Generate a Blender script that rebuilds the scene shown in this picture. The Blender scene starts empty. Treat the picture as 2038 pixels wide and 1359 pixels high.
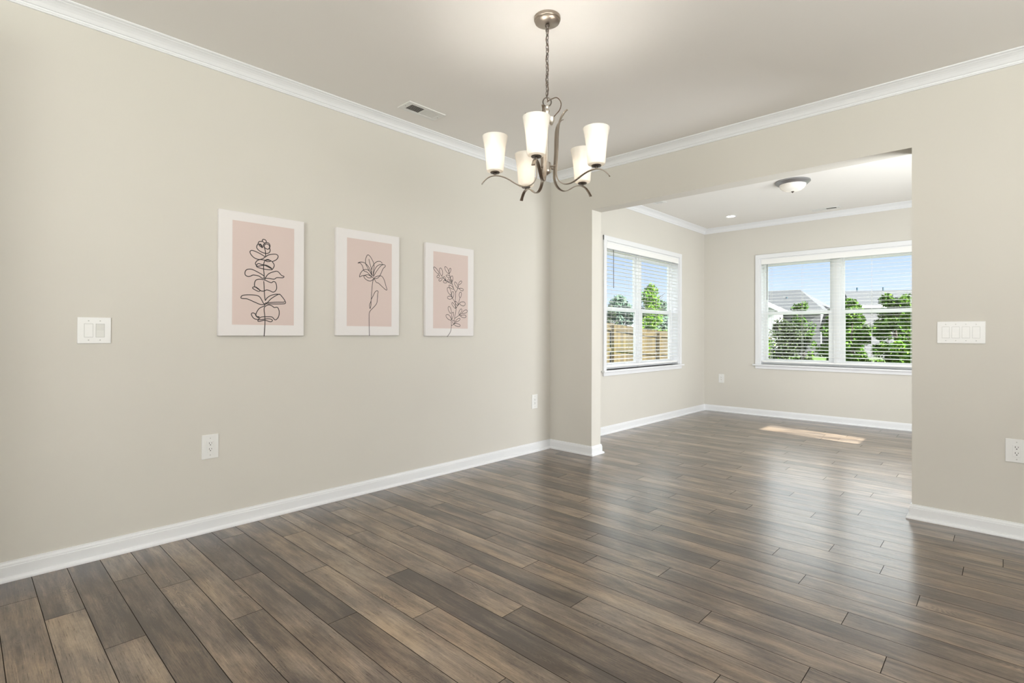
import bpy, bmesh, math, random
from mathutils import Vector, Matrix
R = math.radians
sc = bpy.context.scene
col = sc.collection

# ------------------------------------------------------------------ camera
F, CY = 1039.64, 661.12                       # focal length and principal row, for a 2038 x 1359 frame
YAW, PITCH, ROLL = 0.75737, 0.00413, 0.0029
v = Vector((-math.sin(YAW)*math.cos(PITCH), math.cos(YAW)*math.cos(PITCH), math.sin(PITCH)))
r0 = Vector((math.cos(YAW), math.sin(YAW), 0)); u0 = r0.cross(v)
r_ = r0*math.cos(ROLL) + u0*math.sin(ROLL); u_ = r_.cross(v)
cd = bpy.data.cameras.new('camera'); cam = bpy.data.objects.new('camera', cd); col.objects.link(cam)
cam.matrix_world = Matrix(((r_.x, u_.x, -v.x, 3.344), (r_.y, u_.y, -v.y, -4.0983), (r_.z, u_.z, -v.z, 1.1407), (0, 0, 0, 1)))
cd.sensor_width = 36; cd.lens = F/2038*36; cd.shift_y = -(679.5-CY)/2038; cd.clip_start = .05; cd.clip_end = 1000
sc.camera = cam

# ------------------------------------------------------------------ view, sky, sun, added area lights
vs = sc.view_settings
vs.view_transform = 'Standard'; vs.look = 'None'; vs.exposure = 0.15; vs.gamma = 1; vs.use_curve_mapping = False
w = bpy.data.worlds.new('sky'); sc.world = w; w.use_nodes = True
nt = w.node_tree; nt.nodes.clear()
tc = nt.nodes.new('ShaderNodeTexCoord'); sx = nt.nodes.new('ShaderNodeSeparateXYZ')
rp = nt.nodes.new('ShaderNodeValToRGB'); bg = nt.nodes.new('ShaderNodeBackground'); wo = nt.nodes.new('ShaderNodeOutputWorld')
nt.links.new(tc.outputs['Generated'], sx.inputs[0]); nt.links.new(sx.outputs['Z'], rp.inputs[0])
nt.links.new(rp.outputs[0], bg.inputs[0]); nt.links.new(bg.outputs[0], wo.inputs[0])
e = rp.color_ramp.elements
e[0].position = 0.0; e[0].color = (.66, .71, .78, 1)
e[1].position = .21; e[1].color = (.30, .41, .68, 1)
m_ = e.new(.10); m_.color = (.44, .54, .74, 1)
m_ = e.new(.27); m_.color = (2.0, 2.04, 2.1, 1)      # unseen bright band added above the clear sky to strengthen floor sheen
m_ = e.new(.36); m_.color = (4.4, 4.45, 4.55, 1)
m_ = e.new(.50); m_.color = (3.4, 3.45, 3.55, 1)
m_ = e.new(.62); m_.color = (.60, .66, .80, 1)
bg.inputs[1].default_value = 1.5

def light(name, kind, loc, rot, energy, color=(1, 1, 1), size=None, size_y=None):
    l = bpy.data.lights.new(name, kind); o = bpy.data.objects.new(name, l); col.objects.link(o)
    o.location = loc; o.rotation_euler = rot; l.energy = energy; l.color = color
    if kind == 'AREA':
        l.shape = 'RECTANGLE'; l.size = size; l.size_y = size_y
    return o
sun_dir = Vector((-1, .158, -.65)).normalized()
sun = light('sun', 'SUN', (20, -3, 14), (0, 0, 0), 34, (1, .98, .95))
sun.rotation_euler = sun_dir.to_track_quat('-Z', 'Y').to_euler(); sun.data.angle = R(.6)
# area lights added to brighten the rooms, placed at made-up windows and a door
light('added_fill_front', 'AREA', (2.50, -6.62, 1.55), (R(148), 0, 0), 88, (1, .99, .965), 1.3, 1.7)
light('added_fill_front', 'AREA', (4.35, -6.62, 1.55), (R(150), 0, 0), 84, (1, .99, .965), 1.8, 1.7)
light('added_fill_side', 'AREA', (5.45, -2.9, 1.50), (0, R(156), 0), 92, (1, .995, .975), 1.5, 2.2)
light('added_fill_far_room', 'AREA', (4.08, 1.05, 1.12), (0, R(104), 0), 98, (.96, .98, 1), 2.0, 1.5)

# ------------------------------------------------------------------ helpers
def tag(o, label=None, cat=None, group=None, kind=None):
    if label: o['label'] = label
    if cat: o['category'] = cat
    if group: o['group'] = group
    if kind: o['kind'] = kind
    return o
def thing(name, loc=(0, 0, 0), rz=0.0, label=None, cat=None, group=None, kind=None):
    o = bpy.data.objects.new(name, None); o.empty_display_size = .1; col.objects.link(o)
    o.location = loc; o.rotation_euler = (0, 0, rz)
    return tag(o, label, cat, group, kind)
def mesh(name, bm, mats, parent=None, smooth=False, loc=None, rot=None):
    me = bpy.data.meshes.new(name)
    bmesh.ops.recalc_face_normals(bm, faces=bm.faces)
    bm.to_mesh(me); bm.free()
    if not isinstance(mats, (list, tuple)): mats = [mats]
    for m in mats: me.materials.append(m)
    if smooth:
        for p in me.polygons: p.use_smooth = True
        me.set_sharp_from_angle(angle=R(38))
    o = bpy.data.objects.new(name, me); col.objects.link(o)
    if parent: o.parent = parent
    if loc: o.location = loc
    if rot: o.rotation_euler = rot
    return o
def struct(name, bm, mats, parent=None, **k):
    o = mesh(name, bm, mats, parent, **k)
    if parent is None: o['kind'] = 'structure'
    return o
def box(bm, x0, x1, y0, y1, z0, z1, bev=0.0, mi=0):
    vs_ = [bm.verts.new((x, y, z)) for x in (x0, x1) for y in (y0, y1) for z in (z0, z1)]
    fs = [bm.faces.new([vs_[i] for i in q]) for q in ((0, 1, 3, 2), (4, 6, 7, 5), (0, 4, 5, 1), (2, 3, 7, 6), (0, 2, 6, 4), (1, 5, 7, 3))]
    for f_ in fs: f_.material_index = mi
    if bev:
        es = list({e_ for f_ in fs for e_ in f_.edges})
        bmesh.ops.bevel(bm, geom=es, offset=bev, segments=2, affect='EDGES', profile=.6)
def lathe(bm, prof, n=40, cx=0, cy=0, cap=True):
    rings = []
    for r, z in prof:
        rings.append([bm.verts.new((cx+r*math.cos(2*math.pi*i/n), cy+r*math.sin(2*math.pi*i/n), z)) for i in range(n)])
    for a, b in zip(rings, rings[1:]):
        for i in range(n): bm.faces.new((a[i], a[(i+1) % n], b[(i+1) % n], b[i]))
    if cap:
        bm.faces.new(rings[0]); bm.faces.new(rings[-1][::-1])
def tube(bm, pts, rad, n=8, closed=False):
    pts = [Vector(p) for p in pts]; N = len(pts); rings = []; nrm = None
    for i, p in enumerate(pts):
        if closed: t = (pts[(i+1) % N]-pts[i-1]).normalized()
        else: t = (pts[min(i+1, N-1)]-pts[max(i-1, 0)]).normalized()
        if nrm is None:
            nrm = t.cross(Vector((0, 0, 1)))
            if nrm.length < 1e-3: nrm = t.cross(Vector((1, 0, 0)))
        nrm = (nrm-t*nrm.dot(t)).normalized(); b = t.cross(nrm)
        rr = rad[i] if isinstance(rad, (list, tuple)) else rad
        rings.append([bm.verts.new(p+(nrm*math.cos(2*math.pi*k/n)+b*math.sin(2*math.pi*k/n))*rr) for k in range(n)])
    for i in range(N if closed else N-1):
        a, c = rings[i], rings[(i+1) % N]
        for k in range(n): bm.faces.new((a[k], a[(k+1) % n], c[(k+1) % n], c[k]))
    if not closed:
        bm.faces.new(rings[0][::-1]); bm.faces.new(rings[-1])
def spline(pts, sub=6, closed=False):
    P = [Vector(p) for p in pts]; out = []; N = len(P)
    for i in range(N if closed else N-1):
        if closed: a, b, c, d = P[i-1], P[i], P[(i+1) % N], P[(i+2) % N]
        else: a, b, c, d = P[max(i-1, 0)], P[i], P[i+1], P[min(i+2, N-1)]
        for k in range(sub):
            t = k/sub
            out.append(.5*((2*b)+(c-a)*t+(2*a-5*b+4*c-d)*t*t+(3*b-a-3*c+d)*t**3))
    if not closed: out.append(P[-1])
    return out
def prism(bm, poly, a, b):
    """poly: list of 3-D points; extruded from offset a to offset b (vectors)."""
    A = [bm.verts.new(Vector(p)+Vector(a)) for p in poly]; B = [bm.verts.new(Vector(p)+Vector(b)) for p in poly]
    bm.faces.new(A[::-1]); bm.faces.new(B); n = len(poly)
    for i in range(n): bm.faces.new((A[i], A[(i+1) % n], B[(i+1) % n], B[i]))

# ------------------------------------------------------------------ materials
def mat(name, color=(.8, .8, .8), rough=.5, metal=0.0, spec=.5, emit=None, es=0.0, coat=0.0):
    m = bpy.data.materials.new(name); m.use_nodes = True
    b = m.node_tree.nodes['Principled BSDF']
    b.inputs['Base Color'].default_value = (*color, 1); b.inputs['Roughness'].default_value = rough
    b.inputs['Metallic'].default_value = metal; b.inputs['Specular IOR Level'].default_value = spec
    b.inputs['Coat Weight'].default_value = coat
    if emit: b.inputs['Emission Color'].default_value = (*emit, 1); b.inputs['Emission Strength'].default_value = es
    return m
def N(m, t): return m.node_tree.nodes.new(t)
def L(m, a, b): m.node_tree.links.new(a, b)
def noise(m, scale, detail=3, rough=.5, vec=None, dist=0.0):
    n = N(m, 'ShaderNodeTexNoise'); n.inputs['Scale'].default_value = scale; n.inputs['Detail'].default_value = detail
    n.inputs['Roughness'].default_value = rough; n.inputs['Distortion'].default_value = dist
    if vec: L(m, vec, n.inputs['Vector'])
    return n
def bump(m, height, strength, dist=.002):
    b = N(m, 'ShaderNodeBump'); b.inputs['Strength'].default_value = strength; b.inputs['Distance'].default_value = dist
    L(m, height, b.inputs['Height']); [L(m, b.outputs[0], m.node_tree.nodes['Principled BSDF'].inputs[q]) for q in ('Normal', 'Coat Normal')]
def mapping(m, src, scale):
    mp = N(m, 'ShaderNodeMapping'); mp.inputs['Scale'].default_value = scale; L(m, src, mp.inputs[0]); return mp.outputs[0]
def paint(name, c, rough=.75, var=.03, bstr=.12):
    m = mat(name, c, rough, spec=.25); t = N(m, 'ShaderNodeTexCoord')
    n1 = noise(m, 1.3, 2, .5, t.outputs['Object']); mx = N(m, 'ShaderNodeMix'); mx.data_type = 'RGBA'
    mx.inputs[6].default_value = (*[x*(1-var) for x in c], 1); mx.inputs[7].default_value = (*[min(1, x*(1+var)) for x in c], 1)
    L(m, n1.outputs[0], mx.inputs[0]); L(m, mx.outputs[2], m.node_tree.nodes['Principled BSDF'].inputs['Base Color'])
    n2 = noise(m, 260, 2, .5, t.outputs['Object']); bump(m, n2.outputs[0], bstr, .0006)
    return m
M = {}
M['wall'] = paint('beige_wall_paint', (.655, .630, .578))
M['ceiling'] = paint('flat_ceiling_paint', (.83, .81, .78), .9, .02, .2)
M['trim'] = mat('white_trim_paint', (.80, .81, .83), .32)
M['vinyl'] = mat('white_vinyl', (.84, .85, .86), .35)
M['slat'] = mat('white_blind_slat', (.88, .88, .87), .4)
M['cord'] = mat('white_cord', (.75, .75, .72), .8)
M['dark_cord'] = mat('grey_wand_plastic', (.16, .16, .16), .3)
M['plate'] = mat('white_plastic_plate', (.80, .80, .79), .3)
M['plate2'] = mat('grey_white_rocker', (.70, .70, .67), .35)
M['slot'] = mat('dark_socket_slot', (.02, .02, .02), .6)
M['screw'] = mat('painted_screw', (.5, .5, .48), .4, .3)
M['ventw'] = mat('white_vent_enamel', (.76, .76, .74), .4)
M['duct'] = mat('dark_duct', (.05, .045, .035), .8)
M['metal'] = mat('brushed_nickel_bronze', (.40, .35, .30), .30, 1.0)
M['metal_dark'] = mat('dark_antique_metal', (.16, .14, .125), .36, 1.0)
M['metal_light'] = mat('satin_nickel', (.66, .62, .57), .28, 1.0)
M['pan'] = mat('grey_nickel_pan', (.36, .36, .37), .38, .85)
M['browncord'] = mat('brown_fabric_cord', (.10, .065, .045), .7)
M['canvas'] = paint('white_canvas', (.78, .755, .75), .85, .02, .5)
M['pink'] = paint('pink_print', (.68, .565, .53), .85, .035, .4)
M['ink'] = mat('black_ink', (.018, .016, .016), .6)
M['siding'] = mat('white_siding', (.33, .33, .34), .7)
M['shingle'] = mat('grey_roof_shingle', (.050, .053, .057), .9)
M['greywall'] = mat('grey_house_wall', (.09, .088, .095), .8)
M['darkglass'] = mat('dark_house_glass', (.04, .07, .09), .1)
M['bark'] = mat('brown_bark', (.035, .026, .018), .9)
M['lawn'] = paint('lawn_grass', (.06, .10, .022), .95, .3, .3)
M['tyre'] = mat('black_tyre', (.02, .02, .02), .7)
M['carpaint'] = mat('white_car_paint', (.7, .7, .7), .3)

def emis(name, c, s):
    m = bpy.data.materials.new(name); m.use_nodes = True; m.node_tree.nodes.clear()
    a = N(m, 'ShaderNodeEmission'); o = N(m, 'ShaderNodeOutputMaterial'); a.inputs[0].default_value = (*c, 1); a.inputs[1].default_value = s
    L(m, a.outputs[0], o.inputs[0]); return m
M['bulb'] = emis('lit_bulb', (1, .95, .89), 76)
M['bulb2'] = emis('bright_lit_bulb', (1, .97, .93), 165)
M['led'] = emis('lit_led_lens', (1, .96, .90), 14)
def opal(name, c, fac):
    m = bpy.data.materials.new(name); m.use_nodes = True; m.node_tree.nodes.clear()
    d = N(m, 'ShaderNodeBsdfPrincipled'); d.inputs['Base Color'].default_value = (*c, 1); d.inputs['Roughness'].default_value = .25
    t = N(m, 'ShaderNodeBsdfTranslucent'); t.inputs[0].default_value = (1, .93, .84, 1)
    mx = N(m, 'ShaderNodeMixShader'); mx.inputs[0].default_value = fac; o = N(m, 'ShaderNodeOutputMaterial')
    L(m, d.outputs[0], mx.inputs[1]); L(m, t.outputs[0], mx.inputs[2]); L(m, mx.outputs[0], o.inputs[0]); return m
M['opal'] = opal('frosted_opal_glass', (.88, .87, .84), .23)
M['bowl'] = opal('alabaster_glass', (.88, .87, .84), .12)
g = bpy.data.materials.new('clear_window_glass'); g.use_nodes = True; g.node_tree.nodes.clear()
a = N(g, 'ShaderNodeBsdfTransparent'); a.inputs[0].default_value = (.95, .97, .96, 1)
b = N(g, 'ShaderNodeBsdfGlossy'); b.inputs['Roughness'].default_value = .02; lw = N(g, 'ShaderNodeLayerWeight'); lw.inputs[0].default_value = .5
pw = N(g, 'ShaderNodeMath'); pw.operation = 'POWER'; pw.inputs[1].default_value = 4; L(g, lw.outputs['Facing'], pw.inputs[0])
fr = N(g, 'ShaderNodeMath'); fr.operation = 'MULTIPLY_ADD'; fr.inputs[1].default_value = .5; fr.inputs[2].default_value = .03; L(g, pw.outputs[0], fr.inputs[0])
mx = N(g, 'ShaderNodeMixShader'); o = N(g, 'ShaderNodeOutputMaterial')
L(g, fr.outputs[0], mx.inputs[0]); L(g, a.outputs[0], mx.inputs[1]); L(g, b.outputs[0], mx.inputs[2]); L(g, mx.outputs[0], o.inputs[0])
M['glass'] = g

def leafmat(name, c1, c2):
    m = mat(name, c1, .85, spec=.04); gi = N(m, 'ShaderNodeNewGeometry'); rp = N(m, 'ShaderNodeValToRGB')
    rp.color_ramp.elements[0].color = (*c1, 1); rp.color_ramp.elements[1].color = (*c2, 1)
    L(m, gi.outputs['Random Per Island'], rp.inputs[0]); L(m, rp.outputs[0], m.node_tree.nodes['Principled BSDF'].inputs['Base Color']); return m
M['leaf'] = leafmat('mid_green_leaf', (.022, .055, .010), (.080, .15, .020))
M['leaf_bright'] = leafmat('bright_green_leaf', (.026, .085, .007), (.115, .20, .020))
M['leaf_dark'] = leafmat('dark_mixed_leaf', (.018, .028, .016), (.055, .072, .030))
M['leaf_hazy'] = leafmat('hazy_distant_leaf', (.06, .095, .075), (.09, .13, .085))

def fence_material():
    m = mat('weathered_fence_wood', (.24, .17, .09), .85, spec=.2)
    gi = N(m, 'ShaderNodeNewGeometry'); t = N(m, 'ShaderNodeTexCoord'); n = noise(m, 3, 4, .6, mapping(m, t.outputs['Object'], (6, 6, .6)))
    ad = N(m, 'ShaderNodeMath'); ad.operation = 'MULTIPLY_ADD'; ad.inputs[1].default_value = .5; L(m, gi.outputs['Random Per Island'], ad.inputs[0])
    h = N(m, 'ShaderNodeMath'); h.operation = 'MULTIPLY'; h.inputs[1].default_value = .6; L(m, n.outputs[0], h.inputs[0]); L(m, h.outputs[0], ad.inputs[2])
    rp = N(m, 'ShaderNodeValToRGB'); rp.color_ramp.elements[0].color = (.028, .021, .014, 1); rp.color_ramp.elements[1].color = (.078, .056, .021, 1)
    mid = rp.color_ramp.elements.new(.5); mid.color = (.048, .036, .017, 1)
    L(m, ad.outputs[0], rp.inputs[0]); L(m, rp.outputs[0], m.node_tree.nodes['Principled BSDF'].inputs['Base Color']); return m
M['fence'] = fence_material()

def floor_material():
    m = mat('vinyl_plank_floor', (.2, .16, .12), .3, spec=.5, coat=.6)
    m.node_tree.nodes['Principled BSDF'].inputs['Coat Roughness'].default_value = .20; P = m.node_tree.nodes['Principled BSDF']
    uv = N(m, 'ShaderNodeUVMap'); uv.uv_map = 'plank'
    at = N(m, 'ShaderNodeAttribute'); at.attribute_name = 'tone'; sp = N(m, 'ShaderNodeSeparateColor'); L(m, at.outputs['Color'], sp.inputs[0])
    tone, rnd = sp.outputs[0], sp.outputs[1]
    def mp(s): return mapping(m, uv.outputs[0], (s[0], s[1], 1))
    def math_(op, a, b=None, c=None):
        n = N(m, 'ShaderNodeMath'); n.operation = op
        for i, x in enumerate((a, b, c)):
            if x is None: continue
            if isinstance(x, (int, float)): n.inputs[i].default_value = x
            else: L(m, x, n.inputs[i])
        return n.outputs[0]
    def mr(x, a, b, c, d):
        n = N(m, 'ShaderNodeMapRange'); L(m, x, n.inputs[0])
        for i, q in enumerate((a, b, c, d)): n.inputs[i+1].default_value = q
        return n.outputs[0]
    blot = noise(m, 1, 5, .62, mp((2.6, 9)), .4).outputs[0]            # long soft clouds of stain
    streak = noise(m, 1, 4, .6, mp((1.3, 30)), .2).outputs[0]           # streaks along the board
    fine = noise(m, 1, 3, .7, mp((9, 330)), .1).outputs[0]              # fine grain lines
    speck = noise(m, 1, 3, .75, mp((70, 160)), .3).outputs[0]
    wv = N(m, 'ShaderNodeTexNoise'); wv.inputs['Scale'].default_value = 1; wv.inputs['Detail'].default_value = 1.5; L(m, mp((2.6, 10)), wv.inputs['Vector'])
    rings = math_('SINE', math_('MULTIPLY', wv.outputs[0], 300.0))      # cathedral rings
    rmask = mr(noise(m, 1, 2, .5, mp((1.7, 7))).outputs[0], .55, .68, 0, 1)
    val = math_('ADD', mr(blot, .30, .70, -.34, .34), mr(streak, .3, .7, -.20, .20))
    val = math_('ADD', val, mr(fine, .3, .7, -.22, .22))
    val = math_('ADD', val, mr(speck, .3, .7, -.07, .07))
    val = math_('ADD', val, math_('MULTIPLY', math_('MULTIPLY', rings, rmask), .13))
    val = math_('ADD', val, tone)
    rp = N(m, 'ShaderNodeValToRGB'); L(m, val, rp.inputs[0]); el = rp.color_ramp.elements
    el[0].position = 0; el[0].color = (.048, .033, .025, 1); el[1].position = 1; el[1].color = (.355, .268, .192, 1)
    for p_, c_ in ((.28, (.100, .072, .054)), (.52, (.168, .125, .093)), (.76, (.255, .192, .139))):
        q = el.new(p_); q.color = (*c_, 1)
    # hue shift between boards: some yellower, some greyer
    mx = N(m, 'ShaderNodeMix'); mx.data_type = 'RGBA'; mx.blend_type = 'MULTIPLY'; mx.inputs[0].default_value = 1
    hr = N(m, 'ShaderNodeValToRGB'); L(m, noise(m, 1, 2, .5, mp((2.1, 6))).outputs[0], hr.inputs[0])
    hr.color_ramp.elements[0].position = .35; hr.color_ramp.elements[0].color = (.93, .96, 1.0, 1)
    hr.color_ramp.elements[1].position = .65; hr.color_ramp.elements[1].color = (1.05, 1.0, .90, 1)
    L(m, rp.outputs[0], mx.inputs[6]); L(m, hr.outputs[0], mx.inputs[7]); L(m, mx.outputs[2], P.inputs['Base Color'])
    L(m, mr(fine, .3, .7, .26, .38), P.inputs['Roughness'])
    hgt = math_('ADD', math_('MULTIPLY', fine, 1.0), math_('MULTIPLY', speck, .5))
    bump(m, hgt, .10, .0008)
    return m
M['floor'] = floor_material(); M['gap'] = mat('dark_plank_joint', (.015, .011, .009), .9, spec=.1)

# ------------------------------------------------------------------ room shell
H = 2.743; XR = 5.6; YF = -6.8; XR2 = 4.2; YB = 3.71; T = .15
OX0, OX1, OZ = .505, 2.916, 2.320              # opening between the rooms
def wall(name, axis, c0, c1, u0_, u1_, z0, z1, holes, m):
    """axis 'x': wall plane perpendicular to x between c0 and c1, running along y. holes: (u0,u1,z0,z1)."""
    bm = bmesh.new()
    us = sorted({u0_, u1_, *[h[0] for h in holes], *[h[1] for h in holes]}); zs = sorted({z0, z1, *[h[2] for h in holes], *[h[3] for h in holes]})
    def solid(i, j):
        if i < 0 or j < 0 or i >= len(us)-1 or j >= len(zs)-1: return False
        uc, zc = (us[i]+us[i+1])/2, (zs[j]+zs[j+1])/2
        return not any(h[0] < uc < h[1] and h[2] < zc < h[3] for h in holes)
    def P(u, z, c): return (c, u, z) if axis == 'x' else (u, c, z)
    def q(pts): bm.faces.new([bm.verts.new(p) for p in pts])
    for i in range(len(us)-1):
        for j in range(len(zs)-1):
            if not solid(i, j): continue
            a, b, c, d = us[i], us[i+1], zs[j], zs[j+1]
            for cc in (c0, c1): q([P(a, c, cc), P(b, c, cc), P(b, d, cc), P(a, d, cc)])
            if not solid(i-1, j): q([P(a, c, c0), P(a, c, c1), P(a, d, c1), P(a, d, c0)])
            if not solid(i+1, j): q([P(b, c, c0), P(b, c, c1), P(b, d, c1), P(b, d, c0)])
            if not solid(i, j-1): q([P(a, c, c0), P(a, c, c1), P(b, c, c1), P(b, c, c0)])
            if not solid(i, j+1): q([P(a, d, c0), P(a, d, c1), P(b, d, c1), P(b, d, c0)])
    bmesh.ops.remove_doubles(bm, verts=bm.verts, dist=1e-5)
    return struct(name, bm, m)
WZ0, WZ1 = .730, 2.222                         # window opening heights
LW = (1.003, 2.857); BW = (.805, 2.659)        # window openings along y (left wall) and x (back wall)
wall('wall_left', 'x', -T, 0, YF-T, YB+T, 0, H, [(*LW, WZ0, WZ1)], M['wall'])
wall('wall_back', 'y', YB, YB+T, 0, XR2+T, 0, H, [(*BW, WZ0, WZ1)], M['wall'])
wall('wall_middle', 'y', 0, T, 0, XR, 0, H, [(OX0, OX1, -.001, OZ)], M['wall'])
wall('wall_right', 'x', XR2, XR2+T, T, YB, 0, H, [(2.04, 2.50, 1.29, 2.06), (.30, 1.80, .02, 2.20)], M['wall'])
wall('wall_dining_right', 'x', XR, XR+T, YF-T, T, 0, H, [(-4.0, -1.8, .75, 2.30)], M['wall'])
wall('wall_front', 'y', YF-T, YF, 0, XR, 0, H, [(1.75, 3.25, .7, 2.4), (3.45, 5.25, .7, 2.4)], M['wall'])
bm = bmesh.new(); box(bm, -T, XR+T, YF-T, T, H, H+.16); box(bm, -T, XR2+T, T, YB+T, H, H+.16); struct('ceiling', bm, M['ceiling'])

# floor: one mesh of boards, 127 mm wide and 1.225 m long, joints where the photo shows them
B0, PW, PL = -3.861, .127, 1.2255
joints = {0: .572, 1: .980, 2: .372, 3: .595, 4: 1.105, 5: .751, 6: .183, 7: .911, 8: .390, 9: 1.23, 10: .643, 11: .196, 12: .794, 13: .403, 14: 1.234,
          15: .584, 16: .924, 17: .420, 18: 1.066, 19: .200, 20: .618, 21: 1.236, 22: .453, 23: .212, 24: .741, 25: .400, 26: .882, 27: 1.228, 28: .68,
          29: .209, 30: 1.000, 31: .508, 33: .195, 34: .449, 35: 1.067, 36: .760, 37: .008, 38: .674, 39: .250, 40: .995, 41: .570, 42: .091, 43: .500,
          44: .926, 46: .006}
tone_px = """37 1190 .22;110 1172 .35;128 1282 .62;202 1209 .12;239 1128 .42;264 1330 .55;275 1227 .18;312 1117 .42;385 1227 .42;404 1154 .56;514 1282 .6;441 1117 .2;551 1190 .62;514 1099 .2;452 1060 .32;551 1099 .42;679 1161 .66;543.6 1044 .48;624 1088 .6;661 1337 .32;679 1264 .42;637 1190 .12;710 1190 .66;655 1080 .56;747 1099 .56;857 1190 .12;784 1080 .36;857 1099 .56;747 1025 .42;765 996 .56;857 1036 .62;875 1080 .18;1004 1161 .45;894 1246 .56;1077 1264 .18;1077 1179.5 .27;986 1043.6 .18;912 1014 .18;930 1007 .48;967 988 .28;1077 1032.6 .44;1114 1088 .56;1077 1018 .18;1132 1139 .56;1077 1069 .32"""
cp = cam.matrix_world.translation
def floor_pt(px, py):
    d = v+r_*((px-1019)/F)-u_*((py-CY)/F); t = -cp.z/d.z; return cp.x+d.x*t, cp.y+d.y*t
rng = random.Random(11)
def plank_key(x, y):
    k = math.floor((y-B0)/PW); return k, math.floor((x-joints[k])/PL)
for k in range(-26, 64):
    if k not in joints: joints[k] = rng.uniform(0, PL)
fixed = {}
for s in tone_px.split(';'):
    a_, b_, c_ = map(float, s.split()); fixed[plank_key(*floor_pt(a_, b_))] = c_
bm = bmesh.new(); uvl = bm.loops.layers.uv.new('plank'); cl = bm.loops.layers.float_color.new('tone')
G = .0013
for k in range(-24, 61):
    y0, y1 = B0+k*PW, B0+(k+1)*PW
    if y0 < YF: y0 = YF
    if y1 > YB: y1 = YB
    if y1 <= y0: continue
    xmax = XR if y0 < .05 else XR2
    n0 = math.floor((0-joints[k])/PL)
    for n in range(n0, n0+8):
        xa, xb = joints[k]+n*PL, joints[k]+(n+1)*PL
        xa, xb_ = max(0, xa), min(xmax, xb)
        if xb_-xa < .004: continue
        tn = fixed.get((k, n), rng.choice([.22, .32, .38, .42, .46, .52, .58])+rng.uniform(-.04, .04))
        ru, rv, rr = rng.uniform(0, 60), rng.uniform(0, 60), rng.random()
        q = [(xa+G, y0+G), (xb_-G, y0+G), (xb_-G, y1-G), (xa+G, y1-G)]
        f_ = bm.faces.new([bm.verts.new((x, y, 0)) for x, y in q])
        for lp, (x, y) in zip(f_.loops, q):
            lp[uvl].uv = (x-xa+ru, y-y0+rv); lp[cl] = (tn, rr, 0, 1)
box(bm, -T, XR+T, YF-T, YB+T, -.12, -.0012, 0, 1)
me = bpy.data.meshes.new('floor'); bm.to_mesh(me); bm.free(); me.materials.append(M['floor']); me.materials.append(M['gap'])
fo = bpy.data.objects.new('floor', me); col.objects.link(fo); fo['kind'] = 'structure'

# unseen open door leaf added to dim the near end of the left wall
dl = thing('shade_door', (.03, -4.95, 0), R(-27), kind='structure')
bm = bmesh.new(); box(bm, -.02, .02, 0, .76, .012, 2.40, .003); mesh('shade_door_leaf', bm, M['trim'], dl)
bm = bmesh.new(); lathe(bm, [(.004, 0), (.012, .004), (.010, .03), (.026, .045), (.026, .06), (.012, .072)], 20); mesh('shade_door_knob', bm, M['metal_light'], dl, True, (.02, .70, .95), (0, R(90), 0))
# mouldings
def run(name, p0, p1, n, prof, m0=1, m1=1, z=0.0, parent=None):
    """profile (d out from wall, height) swept from p0 to p1; m0/m1: 1 inside mitre, -1 outside mitre, 0 square."""
    p0, p1, n = Vector((*p0, 0)), Vector((*p1, 0)), Vector((*n, 0)); t = (p1-p0).normalized(); bm = bmesh.new(); A = []; B = []
    for d, h in prof:
        A.append(bm.verts.new(p0+n*d+t*d*m0+Vector((0, 0, z+h)))); B.append(bm.verts.new(p1+n*d-t*d*m1+Vector((0, 0, z+h))))
    for i in range(len(prof)):
        j = (i+1) % len(prof); bm.faces.new((A[i], A[j], B[j], B[i]))
    bm.faces.new(A[::-1]); bm.faces.new(B)
    return struct(name, bm, M['trim'], parent)
BP = [(0, 0), (.028, 0), (.028, .007), (.0265, .012), (.0235, .0165), (.0185, .019), (.013, .020), (.013, .064), (.0125, .067), (.0105, .0685), (.0105, .074),
      (.009, .079), (.0065, .083), (.006, .088), (0, .089)]
CP = [(0, 0), (.007, 0), (.009, -.066+.0695), (.0085, .008), (.011, .009), (.0125, .014), (.012, .017), (.017, .019), (.020, .024), (.026, .034), (.035, .044),
      (.046, .052), (.056, .057), (.058, .060), (.063, .061), (.067, .063), (.071, .066), (.072, .0705), (0, .0705)]
CP = [(d, h) for d, h in CP]
e_ = 0.0
run('baseboard_left', (0, YF), (0, 0), (1, 0), BP)
run('baseboard_middle', (0, 0), (OX0, 0), (0, -1), BP, 1, -1)
run('baseboard_middle_jamb', (OX0, 0), (OX0, T), (1, 0), BP, -1, -1)
run('baseboard_middle_rear', (OX0, T), (0, T), (0, 1), BP, -1, 1)
run('baseboard_middle_right', (OX1, 0), (XR, 0), (0, -1), BP, -1, 1)
run('baseboard_middle_right_jamb', (OX1, T), (OX1, 0), (-1, 0), BP, -1, -1)
run('baseboard_middle_right_rear', (XR2, T), (OX1, T), (0, 1), BP, 1, -1)
run('baseboard_left_far', (0, T), (0, YB), (1, 0), BP)
run('baseboard_back', (0, YB), (XR2, YB), (0, -1), BP)
run('baseboard_dining_right', (XR, 0), (XR, YF), (-1, 0), BP)
zc = H-.0705
run('trim_1', (0, YF), (0, 0), (1, 0), CP, z=zc)
run('trim_2', (0, 0), (XR, 0), (0, -1), CP, z=zc)
run('trim_3', (0, T), (0, YB), (1, 0), CP, z=zc)
run('trim_4', (0, YB), (XR2, YB), (0, -1), CP, z=zc)
run('trim_5', (XR2, YB), (XR2, T), (-1, 0), CP, z=zc)
run('trim_6', (XR2, T), (0, T), (0, 1), CP, z=zc)
run('trim_7', (XR, 0), (XR, YF), (-1, 0), CP, z=zc)

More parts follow.
